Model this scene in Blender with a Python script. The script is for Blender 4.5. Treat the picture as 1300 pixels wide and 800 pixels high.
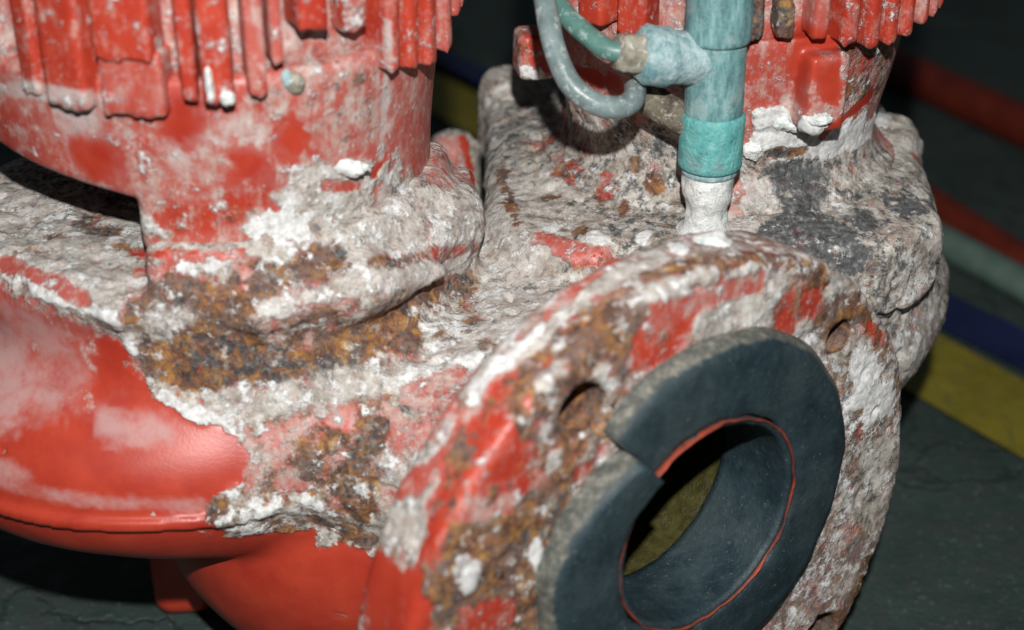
import bpy, math, random
import numpy as np
from mathutils import Vector
from mathutils.bvhtree import BVHTree

random.seed(7); rng = np.random.default_rng(7)
scene = bpy.context.scene
for o in list(bpy.data.objects): bpy.data.objects.remove(o)

# ------------------------------------------------------------------ camera
FPX, PITCH, CAMZ = 2061.0, math.radians(29), 0.458      # focal length in px of a 1300 px wide picture
cam = bpy.data.cameras.new('camera'); camo = bpy.data.objects.new('camera', cam)
scene.collection.objects.link(camo); scene.camera = camo
camo.location = (0, 0, CAMZ); camo.rotation_euler = (math.radians(90) - PITCH, 0, 0)
cam.sensor_width = 36; cam.lens = 36 * FPX / 1300; cam.clip_start = 0.02; cam.clip_end = 60
cam.dof.use_dof = True; cam.dof.focus_distance = 0.60; cam.dof.aperture_fstop = 6.3
# ------------------------------------------------------------------ world: an almost dark plant room
world = bpy.data.worlds.new('World'); scene.world = world; world.use_nodes = True
bg = world.node_tree.nodes['Background']; bg.inputs[0].default_value = (0.75, 0.9, 1.0, 1); bg.inputs[1].default_value = 0.045
# ------------------------------------------------------------------ the camera's flash, a little above the lens
fl = bpy.data.lights.new('camera_flash', 'AREA'); fl.shape = 'DISK'; fl.size = 0.016; fl.energy = 7.0
fl.color = (1.0, 0.985, 0.96)
flo = bpy.data.objects.new('camera_flash', fl); scene.collection.objects.link(flo)
flo.location = (0.010, -0.01, 0.588)
flo.rotation_euler = (Vector((0.0, 0.56, 0.14)) - Vector(flo.location)).to_track_quat('-Z', 'Y').to_euler()
vs = scene.view_settings
vs.view_transform = 'Standard'; vs.look = 'None'; vs.exposure = 0.0; vs.gamma = 1.0; vs.use_curve_mapping = False
scene.render.engine = 'CYCLES'

# ------------------------------------------------------------------ pixel <-> world helpers
CP, SP = math.cos(PITCH), math.sin(PITCH)
CAM = np.array([0, 0, CAMZ])
def ray(px, py):
    a, b = (px - 650) / FPX, (400 - py) / FPX
    return np.array([a, CP + b * SP, -SP + b * CP])              # depth 1 along the view axis
def on_z(px, py, z):
    d = ray(px, py); return CAM + d * ((z - CAMZ) / d[2])
def at_depth(px, py, dep): return CAM + ray(px, py) * dep
def depth_of(P): return P[..., 1] * CP - (P[..., 2] - CAMZ) * SP
def project(P):
    P = np.asarray(P, float); d = depth_of(P); u = P[..., 1] * SP + (P[..., 2] - CAMZ) * CP
    return np.stack([650 + P[..., 0] / d * FPX, 400 - u / d * FPX], -1)

# ------------------------------------------------------------------ noise (numpy value noise, for real relief)
LAT = rng.random((64, 64, 64)).astype(np.float32)
def vnoise(P, scale, off=0.0):
    q = P * scale + off; i = np.floor(q).astype(int); f = q - i; f = f * f * (3 - 2 * f)
    i &= 63; j = (i + 1) & 63
    fx, fy, fz = f[:, 0], f[:, 1], f[:, 2]
    def L(a, b, c): return LAT[a, b, c]
    x0, y0, z0 = i.T; x1, y1, z1 = j.T
    c00 = L(x0, y0, z0) * (1 - fx) + L(x1, y0, z0) * fx; c10 = L(x0, y1, z0) * (1 - fx) + L(x1, y1, z0) * fx
    c01 = L(x0, y0, z1) * (1 - fx) + L(x1, y0, z1) * fx; c11 = L(x0, y1, z1) * (1 - fx) + L(x1, y1, z1) * fx
    return (c00 * (1 - fy) + c10 * fy) * (1 - fz) + (c01 * (1 - fy) + c11 * fy) * fz
def fbm(P, scale, octs=3, off=0.0):
    s = 0; a = 1; t = 0
    for k in range(octs): s = s + a * vnoise(P, scale * 2 ** k, off + 17.3 * k); t += a; a *= 0.55
    return s / t

# ------------------------------------------------------------------ solids as distance fields, meshed by surface nets
def grid(lo, hi, h):
    ax = [np.arange(lo[i], hi[i] + h, h, dtype=np.float32) for i in range(3)]
    return np.meshgrid(*ax, indexing='ij', sparse=True)
def smin(a, b, k):
    h = np.clip(0.5 + 0.5 * (b - a) / k, 0, 1); return b * (1 - h) + a * h - k * h * (1 - h)
def smax(a, b, k): return -smin(-a, -b, k)
def cyl_z(X, Y, Z, c, r, z0, z1, rnd=0.003):
    a = np.sqrt((X - c[0]) ** 2 + (Y - c[1]) ** 2) - r + rnd; b = np.abs(Z - (z0 + z1) / 2) - (z1 - z0) / 2 + rnd
    return np.minimum(np.maximum(a, b), 0) + np.sqrt(np.maximum(a, 0) ** 2 + np.maximum(b, 0) ** 2) - rnd
def torus_z(X, Y, Z, c, R, r, zs=1.0):
    a = np.sqrt((X - c[0]) ** 2 + (Y - c[1]) ** 2) - R; return np.sqrt(a * a + ((Z - c[2]) / zs) ** 2) - r
def capsule(X, Y, Z, A, B, ra, rb):
    d = np.array(B) - np.array(A); L = (d * d).sum()
    t = np.clip(((X - A[0]) * d[0] + (Y - A[1]) * d[1] + (Z - A[2]) * d[2]) / L, 0, 1)
    return np.sqrt((X - A[0] - t * d[0]) ** 2 + (Y - A[1] - t * d[1]) ** 2 + (Z - A[2] - t * d[2]) ** 2) - (ra + (rb - ra) * t)
def rbox(X, Y, Z, c, hs, rnd, rot=0.0):
    cs, sn = math.cos(rot), math.sin(rot); x, y = X - c[0], Y - c[1]
    u, v = x * cs + y * sn, -x * sn + y * cs
    a, b, e = np.abs(u) - hs[0] + rnd, np.abs(v) - hs[1] + rnd, np.abs(Z - c[2]) - hs[2] + rnd
    return np.minimum(np.maximum(np.maximum(a, b), e), 0) + np.sqrt(np.maximum(a, 0) ** 2 + np.maximum(b, 0) ** 2 + np.maximum(e, 0) ** 2) - rnd
def ellipsoid(X, Y, Z, c, r):
    k = np.sqrt(((X - c[0]) / r[0]) ** 2 + ((Y - c[1]) / r[1]) ** 2 + ((Z - c[2]) / r[2]) ** 2); return (k - 1) * min(r)
def surface_nets(S, lo, h):
    ins = S < 0; n = np.array(S.shape)
    def c(a, di, dj, dk): return a[di:n[0] - 1 + di, dj:n[1] - 1 + dj, dk:n[2] - 1 + dk]
    cs = [(i, j, k) for i in (0, 1) for j in (0, 1) for k in (0, 1)]
    cnt = sum(c(ins, *q).astype(np.int8) for q in cs)
    I = np.nonzero((cnt > 0) & (cnt < 8)); m = len(I[0])
    val = {q: S[I[0] + q[0], I[1] + q[1], I[2] + q[2]] for q in cs}
    acc = np.zeros((m, 3)); num = np.zeros(m)
    for a in cs:
        for ax in range(3):
            if a[ax] == 0:
                b = list(a); b[ax] = 1; b = tuple(b); va, vb = val[a], val[b]
                x = (va < 0) != (vb < 0); t = np.where(x, va / np.where(x, va - vb, 1), 0)
                p = np.tile(np.array(a, float), (m, 1)); p[:, ax] = t; acc += p * x[:, None]; num += x
    V = (np.stack(I, 1) + acc / num[:, None]) * h + np.array(lo)
    vid = -np.ones(n - 1, int); vid[I] = np.arange(m)
    F = []
    for ax in range(3):
        o1, o2 = (ax + 1) % 3, (ax + 2) % 3
        sl0 = [slice(None)] * 3; sl1 = [slice(None)] * 3; sl0[ax] = slice(0, -1); sl1[ax] = slice(1, None)
        A, B = ins[tuple(sl0)], ins[tuple(sl1)]
        E = np.stack(np.nonzero(A != B), 1); sgn = A[tuple(E.T)]
        ok = (E[:, o1] > 0) & (E[:, o2] > 0) & (E[:, o1] < n[o1] - 1) & (E[:, o2] < n[o2] - 1); E, sgn = E[ok], sgn[ok]
        q = []
        for d1, d2 in ((-1, -1), (0, -1), (0, 0), (-1, 0)):
            t = E.copy(); t[:, o1] += d1; t[:, o2] += d2; q.append(vid[tuple(t.T)])
        q = np.stack(q, 1); q[~sgn] = q[~sgn][:, ::-1]; F.append(q)
    return V, np.concatenate(F)
def vnormals(V, F):
    d = np.cross(V[F[:, 2]] - V[F[:, 0]], V[F[:, 3]] - V[F[:, 1]]); N = np.zeros_like(V)
    for k in range(4): np.add.at(N, F[:, k], d)
    return N / np.maximum(np.linalg.norm(N, axis=1), 1e-12)[:, None]
def link(name, V, F, mat, parent=None, smooth=True):
    me = bpy.data.meshes.new(name); me.from_pydata(np.asarray(V).tolist(), [], np.asarray(F).tolist() if isinstance(F, np.ndarray) else F)
    if smooth: me.polygons.foreach_set('use_smooth', [True] * len(me.polygons))
    me.materials.append(mat); me.update()
    o = bpy.data.objects.new(name, me); scene.collection.objects.link(o)
    if parent: o.parent = parent
    return o
def tag(o, label=None, cat=None, group=None, kind=None):
    for k, v in (('label', label), ('category', cat), ('group', group), ('kind', kind)):
        if v: o[k] = v
    return o

# ------------------------------------------------------------------ materials
class NT:
    def __init__(s, name):
        s.m = bpy.data.materials.new(name); s.m.use_nodes = True; s.t = s.m.node_tree; s.b = s.t.nodes['Principled BSDF']
        s.tc = s.n('ShaderNodeTexCoord')
    def n(s, typ, **kw):
        q = s.t.nodes.new(typ)
        for k, v in kw.items(): setattr(q, k, v)
        return q
    def put(s, sock, v):
        if isinstance(v, bpy.types.NodeSocket): s.t.links.new(v, sock)
        elif v is not None: sock.default_value = v
    def noise(s, scale, detail=4, rough=0.6, w=0.0, dist=0.0):
        v = s.n('ShaderNodeVectorMath', operation='ADD'); s.put(v.inputs[0], s.tc.outputs['Object']); v.inputs[1].default_value = (w * 0.173, w * 0.311, w * 0.257)
        q = s.n('ShaderNodeTexNoise', noise_dimensions='3D'); s.put(q.inputs['Vector'], v.outputs[0])
        q.inputs['Scale'].default_value = scale; q.inputs['Detail'].default_value = min(detail, 5); q.inputs['Roughness'].default_value = rough
        q.inputs['Distortion'].default_value = dist; return q.outputs['Fac']
    def math(s, op, a, b=None, c=None, clamp=False):
        q = s.n('ShaderNodeMath', operation=op, use_clamp=clamp)
        for i, v in enumerate((a, b, c)): s.put(q.inputs[i], v)
        return q.outputs[0]
    def rng(s, v, a, b, lo=0.0, hi=1.0, smooth=True):
        q = s.n('ShaderNodeMapRange', interpolation_type='SMOOTHSTEP' if smooth else 'LINEAR')
        for i, x in enumerate((v, a, b, lo, hi)): s.put(q.inputs[i], x)
        return q.outputs[0]
    def ramp(s, v, stops):
        q = s.n('ShaderNodeValToRGB'); s.put(q.inputs[0], v); e = q.color_ramp.elements
        while len(e) < len(stops): e.new(0.5)
        for el, (p, c) in zip(e, stops): el.position = p; el.color = (*c, 1)
        return q.outputs[0]
    def mix(s, f, a, b):
        q = s.n('ShaderNodeMix', data_type='RGBA'); s.put(q.inputs[0], f)
        for i, v in ((6, a), (7, b)): s.put(q.inputs[i], (*v, 1) if isinstance(v, tuple) else v)
        return q.outputs[2]
    def fmix(s, f, a, b):
        q = s.n('ShaderNodeMix', data_type='FLOAT'); s.put(q.inputs[0], f); s.put(q.inputs[2], a); s.put(q.inputs[3], b); return q.outputs[0]
    def bump(s, h, strength, dist):
        q = s.n('ShaderNodeBump'); s.put(q.inputs['Height'], h); q.inputs['Strength'].default_value = strength; q.inputs['Distance'].default_value = dist
        s.t.links.new(q.outputs[0], s.b.inputs['Normal'])
    def out(s, col, rough, spec=None):
        s.put(s.b.inputs['Base Color'], (*col, 1) if isinstance(col, tuple) else col); s.put(s.b.inputs['Roughness'], rough)
        if spec is not None: s.put(s.b.inputs['Specular IOR Level'], spec)
        return s.m

def corroded_material():
    t = NT('corroded_painted_iron')
    A = t.n('ShaderNodeAttribute', attribute_name='wear_a'); B = t.n('ShaderNodeAttribute', attribute_name='wear_b')
    sa = t.n('ShaderNodeSeparateColor'); t.put(sa.inputs[0], A.outputs['Color']); sb = t.n('ShaderNodeSeparateColor'); t.put(sb.inputs[0], B.outputs['Color'])
    dust, grey, white, rust, dark, olive, haze = sa.outputs[0], sa.outputs[1], sa.outputs[2], A.outputs['Alpha'], sb.outputs[0], sb.outputs[1], sb.outputs[2]
    fine = t.noise(900, 3, 0.6, 9.0); mid = t.noise(260, 5, 0.65, 3.0); mid2 = t.noise(420, 4, 0.65, 5.0); big = t.noise(60, 4, 0.6, 1.0)
    def rag(s, w): return t.math('ADD', t.math('MULTIPLY', t.noise(s, 4, 0.72, w), 0.74), t.math('MULTIPLY', t.noise(s * 3.3, 4, 0.8, w + 1.5), 0.26))
    def mask(w, nz, amp, soft=0.16, mid_=0.45):
        v = t.math('ADD', w, t.math('MULTIPLY', t.math('SUBTRACT', nz, 0.5), amp)); return t.rng(v, mid_ - soft, mid_ + soft)
    # paint, dulled by dust that has run downwards
    mp = t.n('ShaderNodeMapping'); mp.inputs['Scale'].default_value = (1, 1, 0.22); t.put(mp.inputs[0], t.tc.outputs['Object'])
    st = t.n('ShaderNodeTexNoise'); st.inputs['Scale'].default_value = 240; st.inputs['Detail'].default_value = 6; st.inputs['Roughness'].default_value = 0.7; t.put(st.inputs['Vector'], mp.outputs[0])
    red = t.ramp(big, [(0.3, (0.32, 0.026, 0.014)), (0.7, (0.42, 0.046, 0.022))])
    red = t.mix(t.rng(t.noise(140, 6, 0.75, 13.0), 0.58, 0.70, 0.0, 0.3), red, (0.24, 0.026, 0.018))
    dn = t.math('ADD', t.math('MULTIPLY', rag(150, 11.0), 0.55), t.math('MULTIPLY', st.outputs['Fac'], 0.45))
    dm = t.math('MULTIPLY', mask(dust, dn, 4.4, 0.34, 0.55), t.rng(t.noise(150, 6, 0.7, 17.0), 0.36, 0.62, 0.25, 0.9))
    col = t.mix(dm, red, t.ramp(t.noise(90, 5, 0.7, 15.0), [(0.35, (0.42, 0.25, 0.22)), (0.5, (0.40, 0.32, 0.28)), (0.65, (0.52, 0.47, 0.43))]))
    fk = t.math('MULTIPLY', t.rng(t.noise(330, 5, 0.72, 71.0), 0.585, 0.65, 0.0, 0.55), t.rng(dust, 0.15, 0.6))
    col = t.mix(fk, col, (0.60, 0.55, 0.52))
    # rust
    rm = mask(rust, rag(95, 21.0), 3.8, 0.22)
    rc = t.ramp(t.noise(170, 8, 0.75, 23.0, 0.6), [(0.30, (0.028, 0.018, 0.014)), (0.42, (0.085, 0.042, 0.026)), (0.50, (0.17, 0.080, 0.045)), (0.58, (0.29, 0.135, 0.040)), (0.66, (0.34, 0.21, 0.070)), (0.76, (0.42, 0.33, 0.26))])
    rc = t.mix(t.rng(t.noise(75, 5, 0.7, 25.0), 0.46, 0.60, 0.0, 0.75), rc, t.ramp(mid2, [(0.35, (0.05, 0.035, 0.033)), (0.65, (0.21, 0.15, 0.13))]))
    col = t.mix(rm, col, rc)
    # grey mineral crust
    gm = mask(grey, rag(110, 31.0), 3.8, 0.26)
    gn = t.math('ADD', t.math('MULTIPLY', t.noise(110, 7, 0.72, 33.0), 0.68), t.math('MULTIPLY', t.noise(480, 5, 0.8, 34.0), 0.32))
    gc = t.ramp(gn, [(0.34, (0.085, 0.07, 0.055)), (0.43, (0.25, 0.225, 0.19)), (0.51, (0.40, 0.37, 0.33)), (0.61, (0.58, 0.56, 0.52))])
    gc = t.mix(t.math('MULTIPLY', t.rng(rag(95, 35.0), 0.51, 0.62), 0.55), gc, t.ramp(mid2, [(0.4, (0.16, 0.085, 0.055)), (0.65, (0.36, 0.22, 0.17))]))
    gc = t.mix(t.rng(t.noise(210, 5, 0.68, 37.0), 0.565, 0.63, 0.0, 0.6), gc, t.ramp(mid2, [(0.4, (0.035, 0.024, 0.018)), (0.62, (0.17, 0.09, 0.05))]))
    gc = t.mix(t.rng(t.noise(310, 5, 0.7, 39.0), 0.57, 0.65, 0.0, 0.6), gc, (0.66, 0.65, 0.63))
    col = t.mix(gm, col, gc)
    # dark grime; its speckle in the crust also stands in for shaded cavities
    km = mask(dark, rag(200, 41.0), 4.2, 0.25)
    col = t.mix(t.math('MULTIPLY', km, 0.9), col, t.ramp(mid2, [(0.35, (0.016, 0.020, 0.024)), (0.55, (0.07, 0.08, 0.085)), (0.72, (0.25, 0.26, 0.26))]))
    # thin powder over everything
    hz = t.math('MULTIPLY', haze, t.rng(t.math('ADD', t.math('MULTIPLY', t.noise(45, 5, 0.6, 61.0), 0.7), t.math('MULTIPLY', rag(220, 63.0), 0.3)), 0.36, 0.60, 0.25, 1.0), None, True)
    col = t.mix(hz, col, (0.47, 0.43, 0.42))
    # white salt
    wm = mask(white, rag(150, 51.0), 4.6, 0.22, 0.58)
    wc = t.ramp(t.noise(380, 4, 0.7, 53.0), [(0.30, (0.36, 0.35, 0.34)), (0.50, (0.58, 0.58, 0.57)), (0.70, (0.78, 0.79, 0.79))])
    col = t.mix(t.math('MULTIPLY', wm, t.rng(mid, 0.25, 0.5, 0.6, 1.0)), col, wc)
    om = t.rng(olive, 0.3, 0.7); col = t.mix(om, col, t.ramp(mid, [(0.35, (0.030, 0.027, 0.008)), (0.65, (0.065, 0.058, 0.017))]))
    crust = t.math('MAXIMUM', t.math('MAXIMUM', gm, wm), rm)
    rough = t.fmix(crust, t.fmix(t.math('MAXIMUM', dm, hz), 0.40, 0.78), 0.9)
    h = t.math('ADD', t.math('MULTIPLY', fine, t.fmix(crust, 0.12, 0.36)), t.math('MULTIPLY', mid, t.fmix(crust, 0.03, 1.0)))
    h = t.math('ADD', h, t.math('ADD', t.math('MULTIPLY', wm, 0.55), t.math('MULTIPLY', gm, 0.35)))
    t.bump(h, 0.8, 0.0006)
    return t.out(col, rough, t.fmix(crust, 0.45, 0.2))
M_IRON = corroded_material()

def floor_material():
    t = NT('grimy_green_floor')
    a = t.noise(9, 6, 0.7, 1.0, 0.3); b = t.noise(60, 6, 0.75, 2.0); c = t.noise(400, 3, 0.6, 3.0)
    vo = t.n('ShaderNodeTexVoronoi', feature='DISTANCE_TO_EDGE'); vo.inputs['Scale'].default_value = 5.5
    wv = t.n('ShaderNodeVectorMath', operation='ADD'); t.put(wv.inputs[0], t.tc.outputs['Object'])
    nz = t.n('ShaderNodeTexNoise'); nz.inputs['Scale'].default_value = 14; nz.inputs['Detail'].default_value = 5; t.put(nz.inputs['Vector'], t.tc.outputs['Object'])
    ms = t.n('ShaderNodeVectorMath', operation='SCALE'); t.put(ms.inputs[0], nz.outputs['Color']); ms.inputs[3].default_value = 0.16
    t.put(wv.inputs[1], ms.outputs[0]); t.put(vo.inputs['Vector'], wv.outputs[0])
    crack = t.rng(vo.outputs['Distance'], 0.0, 0.02, 1.0, 0.0)
    col = t.ramp(a, [(0.3, (0.016, 0.031, 0.025)), (0.55, (0.040, 0.064, 0.055)), (0.75, (0.068, 0.085, 0.072))])
    col = t.mix(t.rng(b, 0.4, 0.62, 0.0, 0.75), col, (0.035, 0.045, 0.045))
    col = t.mix(t.rng(c, 0.62, 0.72, 0.0, 0.5), col, (0.22, 0.23, 0.21))
    col = t.mix(t.math('MULTIPLY', crack, 0.35), col, (0.012, 0.015, 0.015))
    h = t.math('SUBTRACT', t.math('ADD', t.math('MULTIPLY', b, 0.7), t.math('MULTIPLY', c, 0.3)), t.math('MULTIPLY', crack, 0.35))
    t.bump(h, 0.8, 0.003); return t.out(col, t.rng(b, 0.3, 0.7, 0.45, 0.8), 0.35)
def plain(name, c0, c1, rough=0.6, scale=90, bump=0.0, c2=None, spec=0.4, metal=0):
    t = NT(name); a = t.noise(scale, 5, 0.65, 1.0); col = t.ramp(a, [(0.32, c0), (0.68, c1)])
    if c2: col = t.mix(t.rng(t.noise(scale * 2.3, 6, 0.75, 7.0), 0.52, 0.64), col, c2)
    t.bump(t.math('ADD', a, t.math('MULTIPLY', t.noise(scale * 6, 3, 0.6, 4.0), 0.5)), 0.7, bump or 0.0002)
    t.b.inputs['Metallic'].default_value = metal
    return t.out(col, rough, spec)
def streaky(name, stops, pale, pale_lo, pale_hi, rough=0.6, bump=0.0006, zs=0.25, edge=None):
    t = NT(name); mp = t.n('ShaderNodeMapping'); mp.inputs['Scale'].default_value = (1, 1, zs); t.put(mp.inputs[0], t.tc.outputs['Object'])
    q = t.n('ShaderNodeTexNoise'); q.inputs['Scale'].default_value = 260; q.inputs['Detail'].default_value = 7; q.inputs['Roughness'].default_value = 0.75; t.put(q.inputs['Vector'], mp.outputs[0])
    col = t.ramp(q.outputs['Fac'], stops)
    col = t.mix(t.rng(t.noise(95, 7, 0.75, 5.0), pale_lo, pale_hi, 0.0, 0.85), col, pale)
    col = t.mix(t.rng(t.noise(420, 5, 0.8, 8.0), 0.60, 0.70, 0.0, 0.7), col, (0.05, 0.06, 0.055))
    t.bump(t.math('ADD', q.outputs['Fac'], t.noise(700, 4, 0.7, 4.0)), 0.8, bump)
    return t.out(col, rough, 0.35)
M_FLOOR = floor_material()
M_YEL = plain('yellow_floor_paint', (0.14, 0.115, 0.011), (0.225, 0.185, 0.02), 0.55, 40, 0.0006, (0.14, 0.12, 0.03))
M_NAVY = plain('navy_floor_paint', (0.006, 0.009, 0.042), (0.013, 0.02, 0.085), 0.5, 40, 0.0004)
M_PIPE_R = plain('dimmed_red_pipe', (0.085, 0.010, 0.005), (0.15, 0.02, 0.009), 0.5, 50)  # red lowered to stand in for the weak light at the back
M_PIPE_G = plain('grey_green_pipe', (0.07, 0.115, 0.095), (0.13, 0.19, 0.16), 0.5, 50)
def rubber():
    t = NT('blue_black_rubber'); a = t.noise(70, 6, 0.7, 1.0); b = t.noise(320, 6, 0.75, 2.0); f = t.noise(800, 3, 0.6, 3.0)
    w = t.n('ShaderNodeAttribute', attribute_name='worn_edge').outputs['Fac']
    col = t.ramp(a, [(0.35, (0.010, 0.021, 0.027)), (0.65, (0.024, 0.043, 0.052))])
    col = t.mix(t.rng(b, 0.55, 0.72, 0.0, 0.6), col, (0.05, 0.07, 0.075)); col = t.mix(t.rng(f, 0.66, 0.74, 0.0, 0.6), col, (0.22, 0.24, 0.23))
    e = t.rng(t.math('ADD', w, t.math('MULTIPLY', t.math('SUBTRACT', t.noise(110, 5, 0.7, 12.0), 0.5), 1.6)), 0.3, 0.7)
    col = t.mix(t.rng(t.noise(28, 5, 0.65, 14.0), 0.45, 0.68, 0.0, 0.45), col, (0.055, 0.075, 0.08))
    ec = t.ramp(t.noise(230, 7, 0.78, 6.0), [(0.33, (0.035, 0.042, 0.040)), (0.5, (0.095, 0.098, 0.085)), (0.66, (0.22, 0.21, 0.18))])
    col = t.mix(e, col, ec); t.bump(t.math('ADD', b, t.math('MULTIPLY', f, 0.4)), 0.7, 0.0007)
    return t.out(col, t.fmix(e, t.rng(b, 0.3, 0.7, 0.38, 0.6), 0.85), 0.35)
M_RUBBER = rubber()
M_LIP = plain('dull_orange_lip', (0.012, 0.02, 0.024), (0.33, 0.05, 0.02), 0.6, 60, 0.0004, (0.05, 0.035, 0.03))
M_STEEL = plain('dark_steel', (0.03, 0.03, 0.03), (0.08, 0.075, 0.07), 0.5, 100, metal=0.5)
M_RED = plain('clean_red_paint', (0.40, 0.020, 0.018), (0.46, 0.026, 0.022), 0.42, 30, 0.0001)
M_HOSE = plain('cloudy_hose', (0.10, 0.14, 0.14), (0.20, 0.26, 0.26), 0.35, 110, 0.0003, (0.34, 0.38, 0.37))
M_TUBE = plain('green_tube', (0.06, 0.145, 0.125), (0.11, 0.22, 0.195), 0.4, 110, 0.0003, (0.26, 0.36, 0.33))
M_VERD = streaky('weathered_copper_pipe', [(0.30, (0.05, 0.09, 0.095)), (0.46, (0.10, 0.215, 0.225)), (0.58, (0.17, 0.33, 0.335)), (0.72, (0.33, 0.43, 0.43))], (0.24, 0.34, 0.345), 0.50, 0.64)
M_VERD_B = streaky('bright_verdigris', [(0.30, (0.05, 0.20, 0.20)), (0.45, (0.10, 0.36, 0.35)), (0.60, (0.17, 0.47, 0.45)), (0.75, (0.42, 0.60, 0.57))], (0.20, 0.30, 0.30), 0.50, 0.66, 0.8, 0.0012, 0.8)
M_VERD_P = streaky('pale_verdigris', [(0.30, (0.10, 0.22, 0.24)), (0.45, (0.24, 0.37, 0.39)), (0.60, (0.42, 0.53, 0.54)), (0.75, (0.58, 0.63, 0.63))], (0.10, 0.25, 0.28), 0.52, 0.66, 0.8, 0.0012, 0.8)
M_NUT = plain('crusted_brass', (0.14, 0.13, 0.10), (0.33, 0.31, 0.25), 0.6, 150, 0.0009, (0.5, 0.5, 0.46))
M_STUB = plain('brown_crusted_metal', (0.05, 0.042, 0.03), (0.16, 0.14, 0.10), 0.8, 150, 0.0012, (0.28, 0.26, 0.21))
M_SALT = plain('white_salt', (0.50, 0.51, 0.50), (0.80, 0.80, 0.78), 0.9, 210, 0.0016, (0.36, 0.46, 0.46))

# ------------------------------------------------------------------ setting: floor and its painted stripes
def sheet(name, pts, mat, z, nx=1):
    return link(name, [(p[0], p[1], z) for p in pts], [list(range(len(pts)))], mat, smooth=False)
tag(link('floor', [(-6, -3, 0), (6, -3, 0), (6, 9, 0), (-6, 9, 0)], [[0, 1, 2, 3]], M_FLOOR, smooth=False), kind='structure')
def stripe(name, lo_a, lo_b, up_a, up_b, mat, z, ext=2.0):
    a, b, c, d = (on_z(*p, z)[:2] for p in (lo_a, lo_b, up_a, up_b))
    e = (b - a) / np.linalg.norm(b - a); nrm = np.array([-e[1], e[0]]); w = 0.5 * (((c - a) @ nrm) + ((d - a) @ nrm))
    p = [a - e * ext, b + e * ext * 0.4, b + e * ext * 0.4 + nrm * w, a - e * ext + nrm * w]
    return sheet(name, p, mat, z)
tag(stripe('floor_stripe', (545, 140), (1160, 500), (575, 88), (1210, 437), M_YEL, 0.004), kind='structure')
tag(stripe('floor_stripe', (1225, 432), (1300, 470), (1215, 378), (1300, 418), M_NAVY, 0.004, 0.6), kind='structure')

# ------------------------------------------------------------------ pump geometry (distance fields)
L = np.array([-0.103, 0.555]); R = np.array([0.0845, 0.622])            # motor axes
FC = np.array([0.0610, 0.4528, 0.127]); ANG = math.radians(38)          # flange face centre, its facing direction
NRM = np.array([math.sin(ANG), -math.cos(ANG), 0.0]); LAT_D = np.array([math.cos(ANG), math.sin(ANG), 0.0])
pump = bpy.data.objects.new('twin_pump', None); scene.collection.objects.link(pump)
pump.location = (0, 0, 0)
tag(pump, 'salt crusted red cast iron twin pump with open pipe flange and two finned motors', 'pump')
PARTS = []
def part(name, sdf, lo, hi, h, base, rough=1.0, frame=None, mat=None, parent=None, keep=None):
    X, Y, Z = grid(lo, hi, h); S = np.asarray(sdf(X, Y, Z), np.float32)
    V, F = surface_nets(S, lo, h)
    if frame is not None: V = frame[0] + V[:, :1] * frame[1] + V[:, 1:2] * frame[2] + V[:, 2:] * frame[3]
    PARTS.append(dict(name=name, V=V, F=F, base=base, rough=rough, mat=mat or M_IRON, parent=parent)); return PARTS[-1]
#        dust grey white rust dark olive
CLS = dict(stain=(0.75, 0.34, 0.26, 0.58, 0.06, 0), red=(-0.4, -0.6, -0.6, -0.6, -0.8, 0), dusty=(0.40, -0.2, 0.05, -0.2, -0.5, 0, 0.12), pink=(0.72, -0.05, 0.20, 0.05, 0, 0, 0.10), grey=(0.8, 0.92, 0.16, 0.45, 0.16, 0, 0.0),
           crust=(0.85, 0.80, 0.40, 0.46, 0.08, 0, 0.26), white=(0.6, 0.9, 1.15, 0, 0, 0), rust=(0.35, 0.02, 0.16, 1.0, 0.10, 0), mixed=(0.75, 0.32, 0.40, 0.50, 0.05, 0, 0.2),
           dark=(0, 0.7, 0.1, 0.2, 0.95, 0), olive=(0, 0, -1, 0, 0, 1), brown=(0.2, 0.12, 0.0, 0.9, 0.42, 0), speck=(0.5, 0.45, 0.44, 0.75, 0.1, 0),
           salmon=(0.85, 0.16, 0.24, 0.42, 0.05, 0), streak=(0.5, 0, 0.40, 0.1, 0, 0), finred=(0.30, -0.2, 0.12, -0.3, -0.5, 0), bolthole=(0, -0.5, -0.4, 1.2, 0.25, 0), grime=(0.7, 0.85, 0.12, 0.48, 0.34, 0, 0), haze=(-0.1, -0.5, -0.2, -0.5, -0.8, 0, 0.50),
           hazy=(-0.3, -0.6, -0.4, -0.6, -0.8, 0, 0.45), chipred=(0.30, 0.06, 0.10, 0.14, 0, 0), rim=(0.25, -0.3, -0.05, 0.42, 0, 0), ochre=(0.4, -0.05, 0.20, 0.70, 0, 0), smear=(0.8, 0.05, 0.2, -0.2, 0, 0, 0.75), light=(0.6, 1.1, 0.38, 0.1, 0.0, 0, 0.35), sheet=(0.6, 1.2, 1.5, 0, 0, 0, 0.3), orange=(0.1, -0.2, -0.1, 0.52, 0, 0), dirty=(0.4, 0.3, 0.15, 0.45, 0.2, 0))
CLS = {k: tuple(v) + (0.0,) * (7 - len(v)) for k, v in CLS.items()}
BU, BV = -0.0030, 0.0055                                                    # the bore sits off the flange's centre
GU, GV, GW = -0.008, 0.0005, 0.0
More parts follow.
